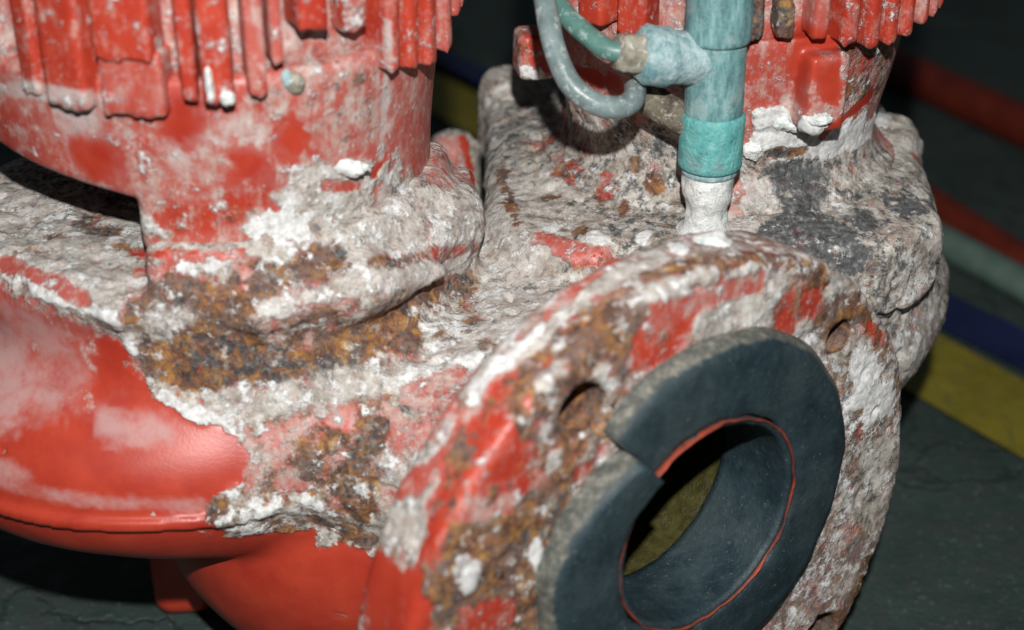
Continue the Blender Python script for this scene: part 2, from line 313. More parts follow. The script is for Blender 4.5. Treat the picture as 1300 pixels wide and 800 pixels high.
def casing(X, Y, Z):
    # left scroll: bulging tube with a casting seam round a drum, cover plate above
    VC = (L[0] - 0.026, L[1] + 0.012); XL = L[0] + np.where(X < L[0], (X - L[0]) * 0.78, X - L[0])
    v = torus_z(X, Y, Z, (VC[0], VC[1], 0.130), 0.0825, 0.0355, 0.95)
    v = smin(v, cyl_z(X, Y, Z, VC, 0.1205, 0.1255, 0.1300, 0.001), 0.002)
    d = cyl_z(XL, Y, Z, L, 0.0855, 0.100, 0.202, 0.010)
    a = smin(v, d, 0.016)
    tilt = np.maximum(np.minimum(X - L[0] + 0.012, 0), -0.06) * 0.20
    a = smin(a, cyl_z(XL, Y, Z - tilt, (L[0] + 0.004, L[1]), 0.0855, 0.196, 0.208, 0.006), 0.010)
    a = smin(a, cyl_z(XL, Y, Z - tilt, L, 0.079, 0.198, 0.218, 0.005), 0.006)
    a = np.maximum(a, -np.maximum(np.maximum(-0.048 - X, 0.568 + (X + 0.03) * 0.2 - Y), 0.160 - Z))
    a = smax(a, -np.maximum(X + 0.1225 + 0 * Y, 0.2050 - Z + 0 * Y), 0.006)
    for A, B, ra, rb_ in (((-40, 318, .198), (60, 362, .198), .0032, .0032), ((60, 362, .198), (150, 400, .198), .0032, .003), ((335, 394, .197), (465, 364, .199), .005, .0065), ((465, 364, .199), (560, 346, .196), .0065, .002)):
        a = smin(a, capsule(X, Y, Z, on_z(*A), on_z(*B), ra, rb_), 0.010)
    # right scroll with a square cover plate
    b = torus_z(X, Y, Z, (R[0] + 0.002, R[1], 0.132), 0.060, 0.0385)
    b = smin(b, cyl_z(X, Y, Z, R, 0.080, 0.09, 0.19, 0.01), 0.012)
    x, y = np.abs(X - 0.0775) - 0.0525, np.abs(Y - 0.6230) - 0.056
    q = np.sqrt(np.maximum(x, 0) ** 2 + np.maximum(y, 0) ** 2) + np.minimum(np.maximum(x, y), 0) - 0.026
    e = np.abs(Z - 0.176) - 0.006
    b = smin(b, np.minimum(np.maximum(q, e), 0) + np.sqrt(np.maximum(q, 0) ** 2 + np.maximum(e, 0) ** 2) - 0.010, 0.018)
    for ex, ey, er in ((0.000, 0.693, 0.014), (0.1535, 0.634, 0.016)):
        b = smin(b, cyl_z(X, Y, Z, (ex, ey), er, 0.160, 0.197, 0.005), 0.012)
    b = smin(b, cyl_z(X, Y, Z, (0.0715, 0.540), 0.019, 0.15, 0.189, 0.006), 0.012)
    s = smin(a, b, 0.008)
    # neck to the flange
    back = FC - NRM * 0.150; s = smin(s, capsule(X, Y, Z, FC - NRM * 0.015, back - np.array([0, 0, 0.006]), 0.054, 0.056), 0.014)
    s = smin(s, capsule(X, Y, Z, FC - NRM * 0.045 - LAT_D * 0.02, (L[0] + 0.055, L[1] - 0.055, 0.134), 0.040, 0.040), 0.022)
    s = smin(s, capsule(X, Y, Z, on_z(350, 305, 0.208), on_z(560, 290, 0.197), 0.009, 0.010), 0.018)
    k = at_depth(574, 196, 0.745); s = smin(s, capsule(X, Y, Z, k, k - np.array([0, 0.01, 0.08]), 0.012, 0.018), 0.004)
    # bowl under the neck and the foot
    s = smin(s, ellipsoid(X, Y, Z, (-0.042, 0.548, 0.088), (0.104, 0.092, 0.086)), 0.004)
    s = smin(s, rbox(X, Y, Z, (-0.144, 0.578, 0.060), (0.0135, 0.026, 0.059), 0.008, 0.1), 0.004)
    # hollow inside
    w = (X - FC[0]) * NRM[0] + (Y - FC[1]) * NRM[1]
    u = np.sqrt(((X - FC[0]) * LAT_D[0] + (Y - FC[1]) * LAT_D[1] - BU) ** 2 + (Z - FC[2] - BV) ** 2)
    bore = np.maximum(u - 0.046, np.maximum(w - 0.05, -w - 0.060))
    cav = ellipsoid(X, Y, Z, tuple(FC - NRM * 0.085 + LAT_D * BU - np.array([0, 0, 0.006])), (0.046, 0.046, 0.040))
    s = np.maximum(s, -smin(bore, cav, 0.01))
    # cut the front flat where the flange begins
    return np.maximum(s, w + 0.016)
part('casing', casing, (-0.256, 0.375, -0.003), (0.195, 0.735, 0.228), 0.0015, 'grey', 1.0)

FU, FV, FR, FW = -0.006, -0.018, 0.1165, 0.0035                          # flange disc: centre offset, radius, front face
def flange_sdf(U, V, W):
    r = np.sqrt((U - FU) ** 2 + (V - FV) ** 2); W0 = W - FW + 0.014
    q = np.abs(W0) - 0.010; p = r - (FR - 0.004)
    s = np.minimum(np.maximum(q, p), 0) + np.sqrt(np.maximum(q, 0) ** 2 + np.maximum(p, 0) ** 2) - 0.004
    for c, d, hr in BOLTS:
        s = smax(s, -np.maximum(np.sqrt((U - c) ** 2 + (V - d) ** 2) - hr, -0.002 - W0), 0.002)
    rb = np.sqrt((U - BU) ** 2 + (V - BV) ** 2)
    return np.maximum(s, -(rb - 0.0425 + 0 * W))
def to_flange(px, py):
    d = ray(px, py); t = ((FC - CAM) @ NRM) / (d @ NRM); P = CAM + d * t - FC; return P @ LAT_D, P[2]
BOLTS = [(*to_flange(q[0], q[1]), q[2]) for q in ((732, 516, .0096), (1058, 426, .0062), (1035, 795, .0090), (640, 905, .0090))]
part('flange', flange_sdf, (FU - FR - 0.006, FV - FR - 0.006, -0.030), (FU + FR + 0.006, FV + FR + 0.006, 0.010), 0.0012, 'mixed', 0.8, frame=(FC, LAT_D, np.array([0, 0, 1.0]), NRM))

# ---- brackets between casing and motors
def bracket_l(X, Y, Z):
    x = X - L[0]; r = np.sqrt(np.where(x < 0, x * 0.82, x) ** 2 + (Y - L[1]) ** 2)
    out = 0.0725 + np.clip((Z - 0.222) / 0.05, 0, 1) ** 1.3 * 0.0055
    s = smax(r - out, np.abs(Z - 0.2450) - 0.0325 + 0 * X, 0.004)
    s = smax(s, -np.maximum(r - 0.060, np.abs(Z - 0.24) - 0.022), 0.003)
    # window on the left
    win = np.maximum(X + 0.1235 + 0 * Z, np.abs(Z - 0.2145 - np.clip(-0.123 - X, 0, 0.06) * 0.18) - 0.0180 + 0 * Y); s = smax(s, -win, 0.004)
    return s
part('bracket', bracket_l, (-0.210, 0.465, 0.208), (-0.012, 0.645, 0.280), 0.0013, 'dusty', 0.5)
def bracket_r(X, Y, Z):
    r = np.sqrt((X - R[0]) ** 2 + (Y - R[1]) ** 2)
    out = 0.0585 + np.clip((Z - 0.195) / 0.065, 0, 1) * 0.0135
    s = np.maximum(r - out, np.abs(Z - 0.2235) - 0.0405)
    s = smin(s, np.maximum(r - 0.071, Z - 0.196) + 0 * Y, 0.022)
    s = np.maximum(s, 0.186 - Z)
    s = smin(s, rbox(X, Y, Z, (0.1105, 0.5555, 0.245), (0.0078, 0.009, 0.0145), 0.002, 0.35), 0.002)
    lg = at_depth(678, 66, 0.640); s = smin(s, rbox(X, Y, Z, tuple(lg), (0.0075, 0.008, 0.0095), 0.003, 0.2), 0.003)
    return s
part('bracket', bracket_r, (-0.008, 0.540, 0.183), (0.165, 0.700, 0.281), 0.0013, 'pink', 0.6)

# ---- motors: core + single fins
def motor_core(c, r, z0, z1):
    def f(X, Y, Z): return cyl_z(X, Y, Z, c, r, z0, z1, 0.006)
    return f
Z0 = 0.2745; ZR = 0.2615
mL = part('motor', motor_core(L, 0.0735, Z0, 0.44), (L[0] - 0.08, L[1] - 0.08, Z0 - 0.004), (L[0] + 0.08, L[1] + 0.08, 0.445), 0.002, 'pink', 0.5)
mR = part('motor', motor_core(R, 0.0700, ZR, 0.44), (R[0] - 0.08, R[1] - 0.08, ZR - 0.004), (R[0] + 0.08, R[1] + 0.08, 0.445), 0.002, 'pink', 0.5)
def fin(c, ang, rad, wid, zb, zt, par, base='red', inner=0.066):
    co, si = math.cos(ang), math.sin(ang); hl = (rad - inner) / 2; mid = (rad + inner) / 2
    ph = random.random() * 6
    def f(X, Y, Z): return np.maximum(rbox(X, Y, Z, (0, 0, 0), (hl, wid / 2, (zt - zb) / 2), min(0.0016, wid * 0.3)), -(Z + (zt - zb) / 2 - 0.0006 * (1 + np.sin(Y * 420 + ph)) - 0.0005 * (1 + np.sin(X * 600 + Y * 1370 + 2 * ph))))
    fr = (np.array([c[0] + co * mid, c[1] + si * mid, (zb + zt) / 2]), np.array([co, si, 0.0]), np.array([-si, co, 0.0]), np.array([0, 0, 1.0]))
    part('fin', f, (-hl - 0.003, -wid / 2 - 0.003, -(zt - zb) / 2 - 0.003), (hl + 0.003, wid / 2 + 0.003, (zt - zb) / 2 + 0.003), 0.0013, base, 0.9, frame=fr, parent=par)
def az_for(px, py, c, rad):
    # direction round axis c whose front point at radius rad shows at column px (row py)
    best = None
    for k in range(721):
        a = math.radians(-180 + 0.25 * k * 1.0)
        P = np.array([c[0] + rad * math.cos(a), c[1] + rad * math.sin(a), Z0]); 
        e = abs(project(P)[0] - px)
        if best is None or e < best[0]: best = (e, a)
    return best[1]
for px, w, dz, rad, base in ((-6, 0.010, 0.0, 0.085, 'pink'), (34, 0.0085, 0.0, 0.084, 'finred'), (80, 0.016, -0.001, 0.085, 'finred'), (160, 0.019, 0.017, 0.084, 'finred'), (166, 0.021, -0.002, 0.082, 'dusty'),
        (240, 0.005, 0.004, 0.084, 'finred'), (278, 0.0095, 0.004, 0.086, 'finred'), (328, 0.0065, 0.004, 0.083, 'dusty'), (356, 0.004, 0.014, 0.083, 'dusty'), (405, 0.010, 0.024, 0.086, 'finred'),
        (458, 0.008, 0.020, 0.083, 'streak'), (505, 0.0055, 0.003, 0.085, 'finred'), (528, 0.006, 0.001, 0.085, 'finred'), (552, 0.006, 0.0, 0.0855, 'finred'), (573, 0.006, 0.0, 0.086, 'dusty')):
    a = az_for(px, 100, L, rad); lo = Z0 - 0.008 + dz; hi = Z0 + 0.013 if (px == 166) else 0.432
    fin(L, a, rad, w, lo, hi, mL, base)
a_last = az_for(573, 100, L, 0.0855)
for k in range(1, 6): fin(L, a_last + k * 0.14, 0.086, 0.0055, Z0, 0.432, mL, 'dusty')
for px, w, dz, rad, base in ((700, 0.008, 0.0, 0.079, 'dusty'), (748, 0.012, 0.004, 0.080, 'finred'), (800, 0.012, 0.004, 0.080, 'finred'), (850, 0.010, 0.004, 0.080, 'pink'), (905, 0.01, 0.004, 0.080, 'finred'), (955, 0.007, 0.006, 0.080, 'brown'),
        (1000, 0.006, 0.006, 0.079, 'brown'), (1045, 0.006, 0.006, 0.080, 'dusty'), (1085, 0.006, 0.002, 0.081, 'finred'), (1115, 0.0055, 0.0, 0.0825, 'finred'), (1140, 0.005, 0.0, 0.083, 'finred'), (1160, 0.005, 0.0, 0.0835, 'finred')):  # brown fins: the shadow there is put into their colour
    fin(R, az_for(px, 50, R, rad), rad, w, ZR - 0.002 + dz, 0.432, mR, base, 0.062)
a_last = az_for(1160, 50, R, 0.083)
for k in range(1, 5): fin(R, a_last + k * 0.14, 0.0835, 0.005, ZR, 0.432, mR, 'dusty', 0.062)
a_first = az_for(700, 50, R, 0.079)
for k in range(1, 3): fin(R, a_first - k * 0.16, 0.08, 0.006, ZR, 0.432, mR, 'dusty', 0.062)

# ------------------------------------------------------------------ wear painting: spots picked on the photograph land on the solid they hit
allV = np.concatenate([p['V'] for p in PARTS]); off = 0; polys = []
for p in PARTS: polys += (p['F'] + off).tolist(); off += len(p['V'])
BVH = BVHTree.FromPolygons(allV.tolist(), polys)
def hit(px, py):
    d = Vector(ray(px, py)).normalized(); h = BVH.ray_cast(Vector(CAM), d)
    return None if h[0] is None else np.array(h[0])
# class, shape, radius in px, softness, spots on the photograph
PAINT = [
 # left scroll
 ('red', 'area', 34, .4, [(-30, 500), (120, 505), (200, 520), (300, 545), (325, 580), (305, 640), (260, 692), (100, 692), (-30, 672)]), ('red', 'line', 26, .5, [(0, 665), (100, 686), (200, 693), (270, 693), (330, 690), (380, 684)]),
 ('red', 'area', 34, .4, [(190, 700), (270, 720), (270, 795), (190, 795)]),
 ('red', 'area', 34, .4, [(240, 740), (390, 700), (530, 735), (540, 800), (240, 800)]),
 ('crust', 'area', 36, .6, [(-20, 230), (190, 280), (190, 330), (150, 390), (-20, 330)]),
 ('dusty', 'area', 36, .6, [(-20, 370), (130, 420), (190, 505), (120, 515), (-20, 520)]),
 ('haze', 'spot', 64, 1, [(10, 440), (45, 480), (0, 500)]),
 ('hazy', 'line', 28, 1, [(-10, 390), (50, 420), (90, 470)]),
 ('red', 'area', 22, .5, [(120, 430), (150, 440), (200, 510), (150, 515), (125, 480)]),
 ('hazy', 'line', 22, 1, [(140, 535), (175, 545), (205, 545)]),
 ('hazy', 'line', 9, 1, [(0, 612), (80, 632), (160, 640), (260, 643)]),
 ('haze', 'line', 16, 1, [(0, 595), (30, 605)]),
 ('white', 'line', 12, .5, [(-10, 330), (70, 372), (140, 405), (165, 440), (200, 495), (240, 522), (300, 540), (326, 575), (312, 615), (275, 645)]),
 ('dusty', 'line', 11, .7, [(0, 335), (50, 350), (110, 385)]),
 ('brown', 'spot', 26, .8, [(110, 280), (130, 290)]),
 ('rust', 'spot', 14, .8, [(70, 300), (155, 315)]),
 ('stain', 'area', 40, .9, [(170, 350), (400, 330), (600, 300), (600, 440), (430, 490), (200, 480)]),
 # ledges, rust and salt under the left bracket
 ('crust', 'area', 30, .6, [(220, 340), (400, 300), (600, 250), (620, 330), (480, 360), (330, 390), (200, 370)]),
 ('chipred', 'line', 13, .5, [(172, 322), (215, 322), (240, 326)]),
 ('dusty', 'line', 12, .6, [(180, 345), (230, 345), (300, 322)]),
 ('white', 'line', 12, .6, [(235, 345), (330, 338), (390, 325)]),
 ('salmon', 'area', 26, .6, [(180, 360), (300, 350), (420, 350), (410, 390), (330, 400), (180, 400)]),
 ('rust', 'spot', 30, .8, [(190, 390), (235, 375), (290, 380), (340, 365), (395, 345), (415, 325)]),
 ('rust', 'area', 26, .6, [(175, 410), (260, 400), (330, 430), (370, 490), (230, 490), (190, 440)]),
 ('salmon', 'area', 30, .6, [(330, 400), (470, 390), (450, 470), (390, 490)]),
 ('brown', 'area', 28, .6, [(230, 440), (300, 430), (380, 440), (370, 480), (300, 490), (240, 480)]),
 ('salmon', 'area', 30, .7, [(350, 410), (450, 400), (430, 450), (380, 450)]),
 ('brown', 'line', 22, .6, [(440, 470), (480, 430), (530, 390), (590, 360)]),
 ('orange', 'line', 14, .7, [(470, 470), (500, 445)]),
 ('crust', 'spot', 22, .6, [(200, 418), (225, 405), (445, 420), (493, 425)]),
 ('rust', 'area', 24, .7, [(400, 440), (470, 400), (560, 370), (590, 390), (520, 450), (430, 480)]),
 ('brown', 'line', 16, .6, [(330, 470), (400, 475), (450, 460)]),
 ('light', 'line', 15, .6, [(340, 392), (400, 378), (460, 362), (530, 350), (590, 335)]),
 ('dirty', 'line', 14, .7, [(480, 335), (540, 325), (600, 315)]),
 ('dark', 'spot', 9, .6, [(436, 318)]),
 ('speck', 'area', 24, .7, [(530, 400), (600, 370), (620, 440), (540, 460)]),
 # corroded neck
 ('salmon', 'area', 34, .6, [(330, 540), (480, 510), (500, 620), (430, 660), (310, 640)]),
 ('pink', 'spot', 24, .8, [(350, 560), (380, 540), (430, 530), (370, 610)]),
 ('crust', 'line', 24, .7, [(300, 512), (400, 500), (480, 480), (580, 450)]),
 ('white', 'spot', 26, .9, [(545, 480), (590, 470), (515, 545)]),
 ('pink', 'area', 26, .7, [(530, 500), (590, 470), (600, 520), (550, 580), (500, 590)]),
 ('rust', 'spot', 22, .8, [(395, 590), (420, 560), (470, 560), (450, 600)]),
 ('brown', 'line', 15, .7, [(480, 545), (455, 580), (440, 625)]),
 ('brown', 'line', 12, .7, [(485, 600), (475, 640), (440, 665)]),
 ('crust', 'area', 26, .6, [(490, 600), (560, 560), (560, 690), (480, 670)]),
 ('dusty', 'area', 16, .6, [(485, 632), (530, 600), (575, 570), (560, 600), (510, 630)]),
 ('speck', 'area', 18, .5, [(268, 650), (330, 635), (400, 630), (420, 655), (380, 670), (290, 672)]),
 ('white', 'spot', 9, .7, [(290, 652), (312, 658), (338, 650), (352, 640), (372, 655), (390, 636), (405, 645), (325, 640)]),
 ('rust', 'line', 11, .7, [(265, 655), (280, 640)]),
 ('rust', 'line', 12, .6, [(400, 660), (450, 680), (480, 690)]),
 ('light', 'area', 24, .5, [(490, 680), (550, 640), (545, 705)]),
 # trough between the two heads
 ('light', 'area', 30, .6, [(620, 270), (680, 310), (690, 370), (640, 430), (615, 380)]),
 ('dusty', 'line', 16, .6, [(690, 300), (740, 320), (785, 335)]),
 ('chipred', 'line', 13, .6, [(735, 325), (785, 335)]),
 # square plate of the right head
 ('grime', 'area', 30, .7, [(640, 120), (700, 200), (800, 320), (860, 320), (860, 180), (700, 130)]),
 ('rust', 'line', 9, .7, [(636, 215), (645, 250), (655, 285)]),
 ('rust', 'spot', 14, .9, [(735, 290), (800, 210), (830, 235), (700, 250), (790, 260)]),
 ('dirty', 'spot', 26, .9, [(720, 215), (770, 240), (690, 180)]),
 ('white', 'spot', 14, .9, [(760, 300), (700, 285), (820, 300)]),
 ('grime', 'area', 34, .6, [(950, 200), (1120, 200), (1190, 220), (1190, 320), (1210, 420), (1160, 480), (1000, 320)]),
 ('dark', 'spot', 42, .9, [(1015, 232), (1048, 300), (1030, 255)]),
 ('dark', 'spot', 26, .9, [(985, 300), (1090, 280), (1150, 262), (1080, 330)]),
 ('light', 'spot', 22, .9, [(1060, 265), (960, 250), (1110, 220)]),
 ('dusty', 'spot', 15, .8, [(1165, 205), (1180, 212)]),
 ('brown', 'spot', 10, .9, [(1185, 215), (1150, 395), (1160, 410)]),
 ('light', 'line', 9, .7, [(1150, 185), (1185, 190), (1192, 250), (1190, 320)]),
 ('crust', 'area', 26, .7, [(1130, 350), (1200, 380), (1200, 440), (1150, 480)]),
 # right bracket
 ('dusty', 'area', 30, .6, [(950, 60), (1010, 60), (1010, 150), (950, 170)]),
 ('red', 'area', 14, .5, [(1018, 42), (1066, 42), (1064, 128), (1018, 128)]),
 ('dusty', 'spot', 18, .8, [(1050, 70), (1030, 120)]),
 ('dirty', 'area', 22, .7, [(1075, 60), (1130, 60), (1110, 130), (1070, 130)]),
 ('sheet', 'line', 15, .5, [(1142, 60), (1135, 110), (1118, 150), (1090, 175), (1050, 190)]),
 ('sheet', 'area', 18, .5, [(975, 135), (1000, 150), (1060, 165), (1100, 150), (1080, 185), (960, 190)]),
 ('red', 'line', 8, .6, [(1045, 170), (1085, 140), (1105, 120)]),
 ('brown', 'line', 9, .7, [(975, 192), (1020, 192)]),
 ('chipred', 'spot', 22, .6, [(675, 60), (680, 75)]),
 ('white', 'spot', 9, .8, [(668, 92), (684, 95)]),
 ('pink', 'spot', 8, .8, [(660, 50)]),
 ('red', 'line', 12, .6, [(700, 80), (740, 95), (780, 105)]),
 # left bracket
 ('dusty', 'area', 30, .6, [(40, 120), (200, 140), (470, 150), (500, 200), (350, 260), (200, 280), (180, 240), (60, 190)]),
 ('smear', 'spot', 36, .9, [(310, 170), (270, 190), (100, 150), (240, 195), (420, 90)]),
 ('chipred', 'area', 18, .6, [(215, 268), (300, 258), (350, 235), (330, 262), (240, 290)]),
 ('red', 'spot', 34, .9, [(300, 210), (230, 160), (440, 110), (380, 170), (120, 200)]),
 ('pink', 'spot', 30, .9, [(270, 215), (150, 160), (340, 130), (400, 130), (200, 230)]),
 ('pink', 'area', 22, .8, [(380, 50), (480, 60), (490, 190), (400, 180)]),
 ('crust', 'area', 24, .6, [(390, 215), (420, 205), (500, 220), (530, 250), (500, 300), (300, 300), (350, 275)]),
 ('white', 'area', 16, .6, [(300, 300), (350, 270), (375, 255), (380, 290)]),
 ('dusty', 'line', 8, .6, [(415, 235), (455, 238)]),
 ('red', 'line', 8, .9, [(475, 220), (487, 200)]),
 ('smear', 'line', 7, .8, [(492, 30), (490, 110), (484, 200)]),
 ('smear', 'line', 12, .8, [(0, 112), (60, 118), (130, 128)]),
 # flange
 ('ochre', 'area', 34, .9, [(550, 680), (600, 560), (670, 460), (760, 390), (810, 400), (770, 500), (720, 600), (700, 700), (690, 800), (560, 800)]),
 ('crust', 'area', 34, .7, [(820, 330), (960, 320), (1060, 350), (1060, 420), (950, 410), (860, 410)]),
 ('light', 'line', 20, .5, [(600, 500), (640, 460), (700, 405), (760, 355), (830, 325)]),  # pale line along the rim: its lit edge put into the colour
 ('white', 'line', 10, .5, [(603, 500), (640, 460), (690, 412)]),
 ('pink', 'line', 10, .6, [(645, 448), (700, 395), (760, 345)]),
 ('hazy', 'area', 22, .5, [(545, 680), (570, 600), (610, 525), (650, 480), (660, 530), (620, 590), (580, 680)]),
 ('orange', 'area', 16, .5, [(545, 680), (570, 600), (600, 545), (670, 470), (655, 500), (610, 590), (580, 680)]),
 ('chipred', 'area', 20, .6, [(575, 600), (615, 530), (655, 490), (650, 560), (600, 640)]),

 ('orange', 'line', 12, .8, [(640, 600), (665, 540)]),
 ('rust', 'line', 11, .6, [(672, 470), (655, 510), (668, 550), (690, 570)]),
 ('rust', 'area', 22, .6, [(545, 690), (600, 660), (700, 650), (690, 760), (560, 790)]),
 ('chipred', 'area', 15, .5, [(615, 590), (665, 560), (690, 605), (640, 630)]),
 ('chipred', 'area', 15, .5, [(590, 780), (640, 760), (650, 800), (590, 800)]),
 ('chipred', 'line', 15, .5, [(735, 600), (765, 555)]),
 ('pink', 'line', 16, .7, [(590, 650), (640, 640)]),
 ('white', 'spot', 18, .6, [(595, 722), (600, 735), (588, 712)]),
 ('white', 'line', 9, .6, [(680, 690), (685, 740), (690, 790)]),
 ('brown', 'line', 12, .7, [(655, 690), (705, 660), (720, 620)]),
 ('speck', 'spot', 52, .7, [(735, 520)]),
 ('crust', 'spot', 16, .9, [(690, 480), (705, 465), (765, 470), (690, 545), (705, 585), (775, 490)]),
 ('speck', 'spot', 40, .6, [(730, 515)]), ('brown', 'spot', 26, .6, [(730, 515), (736, 528)]),
 ('rust', 'area', 26, .6, [(730, 420), (770, 385), (820, 390), (790, 450), (740, 450)]),
 ('chipred', 'area', 20, .5, [(800, 440), (830, 410), (890, 400), (850, 440), (810, 470)]),
 ('dusty', 'line', 20, .7, [(840, 400), (900, 375), (960, 360)]),
 ('light', 'area', 20, .6, [(880, 420), (950, 385), (980, 420), (930, 425)]),
 ('brown', 'line', 12, .6, [(920, 340), (950, 322), (1010, 335), (1045, 360)]),
 ('chipred', 'area', 18, .5, [(980, 380), (1030, 360), (1050, 400), (990, 415)]),
 ('rust', 'area', 15, .6, [(1030, 420), (1060, 375), (1100, 390), (1070, 420)]),
 ('orange', 'line', 13, .5, [(1095, 400), (1118, 440)]),
 ('speck', 'area', 30, .6, [(1040, 440), (1120, 450), (1150, 560), (1120, 680), (1070, 640), (1080, 540)]),
 ('white', 'area', 16, .8, [(1080, 440), (1120, 470), (1130, 520), (1095, 540)]),
 ('grey', 'area', 22, .7, [(1100, 570), (1145, 570), (1130, 660), (1085, 660)]),
 ('rust', 'line', 15, .6, [(1110, 700), (1080, 760), (1050, 800)]),
 ('pink', 'area', 14, .7, [(545, 180), (590, 180), (595, 235), (545, 235)]),
 ('red', 'line', 6, .7, [(588, 175), (600, 230)]),
 ('ochre', 'line', 16, .9, [(830, 350), (900, 330), (960, 322), (1040, 350)]),
 ('rim', 'line', 22, .9, [(546, 705), (556, 660), (572, 610), (600, 550), (636, 500)]),
 ('white', 'line', 9, .9, [(598, 512), (640, 462), (690, 412)]),  # the lit rim edge again, painted as white
]
def in_poly(x, y, P):
    c = False; n = len(P)
    for i in range(n):
        x0, y0 = P[i]; x1, y1 = P[i - 1]
        if (y0 > y) != (y1 > y) and x < (x1 - x0) * (y - y0) / (y1 - y0) + x0: c = not c
    return c
def spots(kind, r, pts):
    out = []
    if kind == 'line':
        for (x0, y0), (x1, y1) in zip(pts[:-1], pts[1:]):
            k = max(1, int(math.hypot(x1 - x0, y1 - y0) / (r * 0.6)))
            out += [(x0 + (x1 - x0) * i / k, y0 + (y1 - y0) * i / k) for i in range(k + 1)]
    elif kind == 'area':
        xs = [p[0] for p in pts]; ys = [p[1] for p in pts]; y = min(ys); st = r * 0.7
        while y <= max(ys):
            x = min(xs)
            while x <= max(xs):
                if in_poly(x, y, pts): out.append((x, y))
                x += st
            y += st
    else: out = list(pts)
    return out
def apply_paint():
    W = []
    for p in PARTS: W.append(np.tile(np.array(CLS[p['base']], np.float64), (len(p['V']), 1)))
    D = PARTS[0]['V'] - FC; ww = D @ NRM; uu = np.sqrt((D @ LAT_D - BU) ** 2 + (D[:, 2] - BV) ** 2); cc = np.linalg.norm(D + NRM * 0.085 - LAT_D * BU + np.array([0, 0, 0.006]), axis=1)
    ii = (uu < 0.0485) & (ww > -0.066) | (cc < 0.049); W[0][ii] = CLS['olive']
    V = PARTS[0]['V']; W[0][(V[:, 2] < 0.116) & (np.hypot(V[:, 0] - L[0], V[:, 1] - L[1]) < 0.16) & (V[:, 0] < -0.07)] = CLS['red']
    W[0][(V[:, 2] < 0.080) & (V[:, 0] < 0.02)] = CLS['red']
    D = PARTS[1]['V'] - FC; uu = np.sqrt((D @ LAT_D - BU) ** 2 + (D[:, 2] - BV) ** 2); W[1][uu < 0.0445] = CLS['olive']
    W[0][W[0][:, 1] > 0.3] += 0; g = W[0][:, 1] > 0.3; Vg = V[g]
    for ch, sc, am, of in ((0, 40, .8, 1.), (1, 34, .9, 5.), (2, 45, .9, 9.), (3, 38, 1.5, 13.), (4, 36, 1.0, 23.), (6, 30, .5, 17.)): W[0][g, ch] += (fbm(Vg, sc, 2, of) - 0.5) * am
    for cls, kind, r, soft, pts in PAINT:
        S = [(h, r * float(depth_of(h)) / FPX) for h in (hit(*q) for q in spots(kind, r, pts)) if h is not None]
        if not S: continue
        C = np.array([s[0] for s in S]); Rr = np.array([s[1] for s in S]); rm = Rr.max()
        lo, hi = C.min(0) - rm, C.max(0) + rm; tgt = np.array(CLS[cls])
        for p, w in zip(PARTS, W):
            V = p['V']; idx = np.nonzero(((V > lo) & (V < hi)).all(1))[0]
            if not len(idx): continue
            a = np.zeros(len(idx)); Q = V[idx]; warp = (fbm(Q, 170, 3, 21.0) - 0.5) * 1.5 + (fbm(Q, 520, 2, 33.0) - 0.5) * 0.7 - 0.10
            for c, rr in zip(C, Rr):
                d = np.sqrt(((Q - c) ** 2).sum(1)) / rr + warp; a = np.maximum(a, np.clip((1.25 - d) / max(soft, 0.9), 0, 1))
            a = a * a * (3 - 2 * a); w[idx] = w[idx] * (1 - a[:, None]) + tgt * a[:, None]
    D = PARTS[1]['V'] - FC; fu, fv, fw = D @ LAT_D, D[:, 2], D @ NRM                  # rust inside the bolt holes, darkened to stand in for their shade
    for c, d, hr in BOLTS:
        ii = (np.hypot(fu - c, fv - d) < hr + 0.0012) & (fw < FW - 0.0022); W[1][ii] = CLS['bolthole']
    return W

WEIGHTS = apply_paint()

# ------------------------------------------------------------------ relief where the iron is crusted, then real mesh objects
made = {}
for p, w in zip(PARTS, WEIGHTS):
    V, F = p['V'], p['F']; N = vnormals(V, F)
    crust = np.clip(np.clip(w[:, 1], 0, 1) + 0.7 * np.clip(w[:, 2], 0, 1) + 0.8 * np.clip(w[:, 3], 0, 1), 0, 1.3); k = p['rough']
    d = (fbm(V, 95, 3, 3.1) - 0.5) * 0.0030 * crust * np.clip(fbm(V, 30, 2, 40.0) * 2 - 0.5, 0.1, 1) + (fbm(V, 330, 2, 8.7) - 0.5) * 0.0011 * crust + (fbm(V, 40, 2, 5.0) - 0.5) * (0.0010 + 0.0034 * np.clip(crust, 0, 1))
    pits = np.clip(fbm(V, 190, 2, 12.0) - 0.60, 0, 1) * crust * 0.006
    d = (d - pits + 0.0007 * np.clip(w[:, 2], 0, 1)) * k
    ii = w[:, 5] > 0.4; d[ii] *= 0.3
    V2 = V + N * d[:, None]
    o = link(p['name'], V2, F, p['mat'], made[id(p['parent'])] if p['parent'] else pump)
    made[id(p)] = o
    for nm, cols in (('wear_a', w[:, :4]), ('wear_b', np.column_stack([w[:, 4], w[:, 5], w[:, 6], w[:, 6] * 0]))):
        at = o.data.attributes.new(nm, 'FLOAT_COLOR', 'POINT'); at.data.foreach_set('color', np.ascontiguousarray(cols, np.float32).ravel())

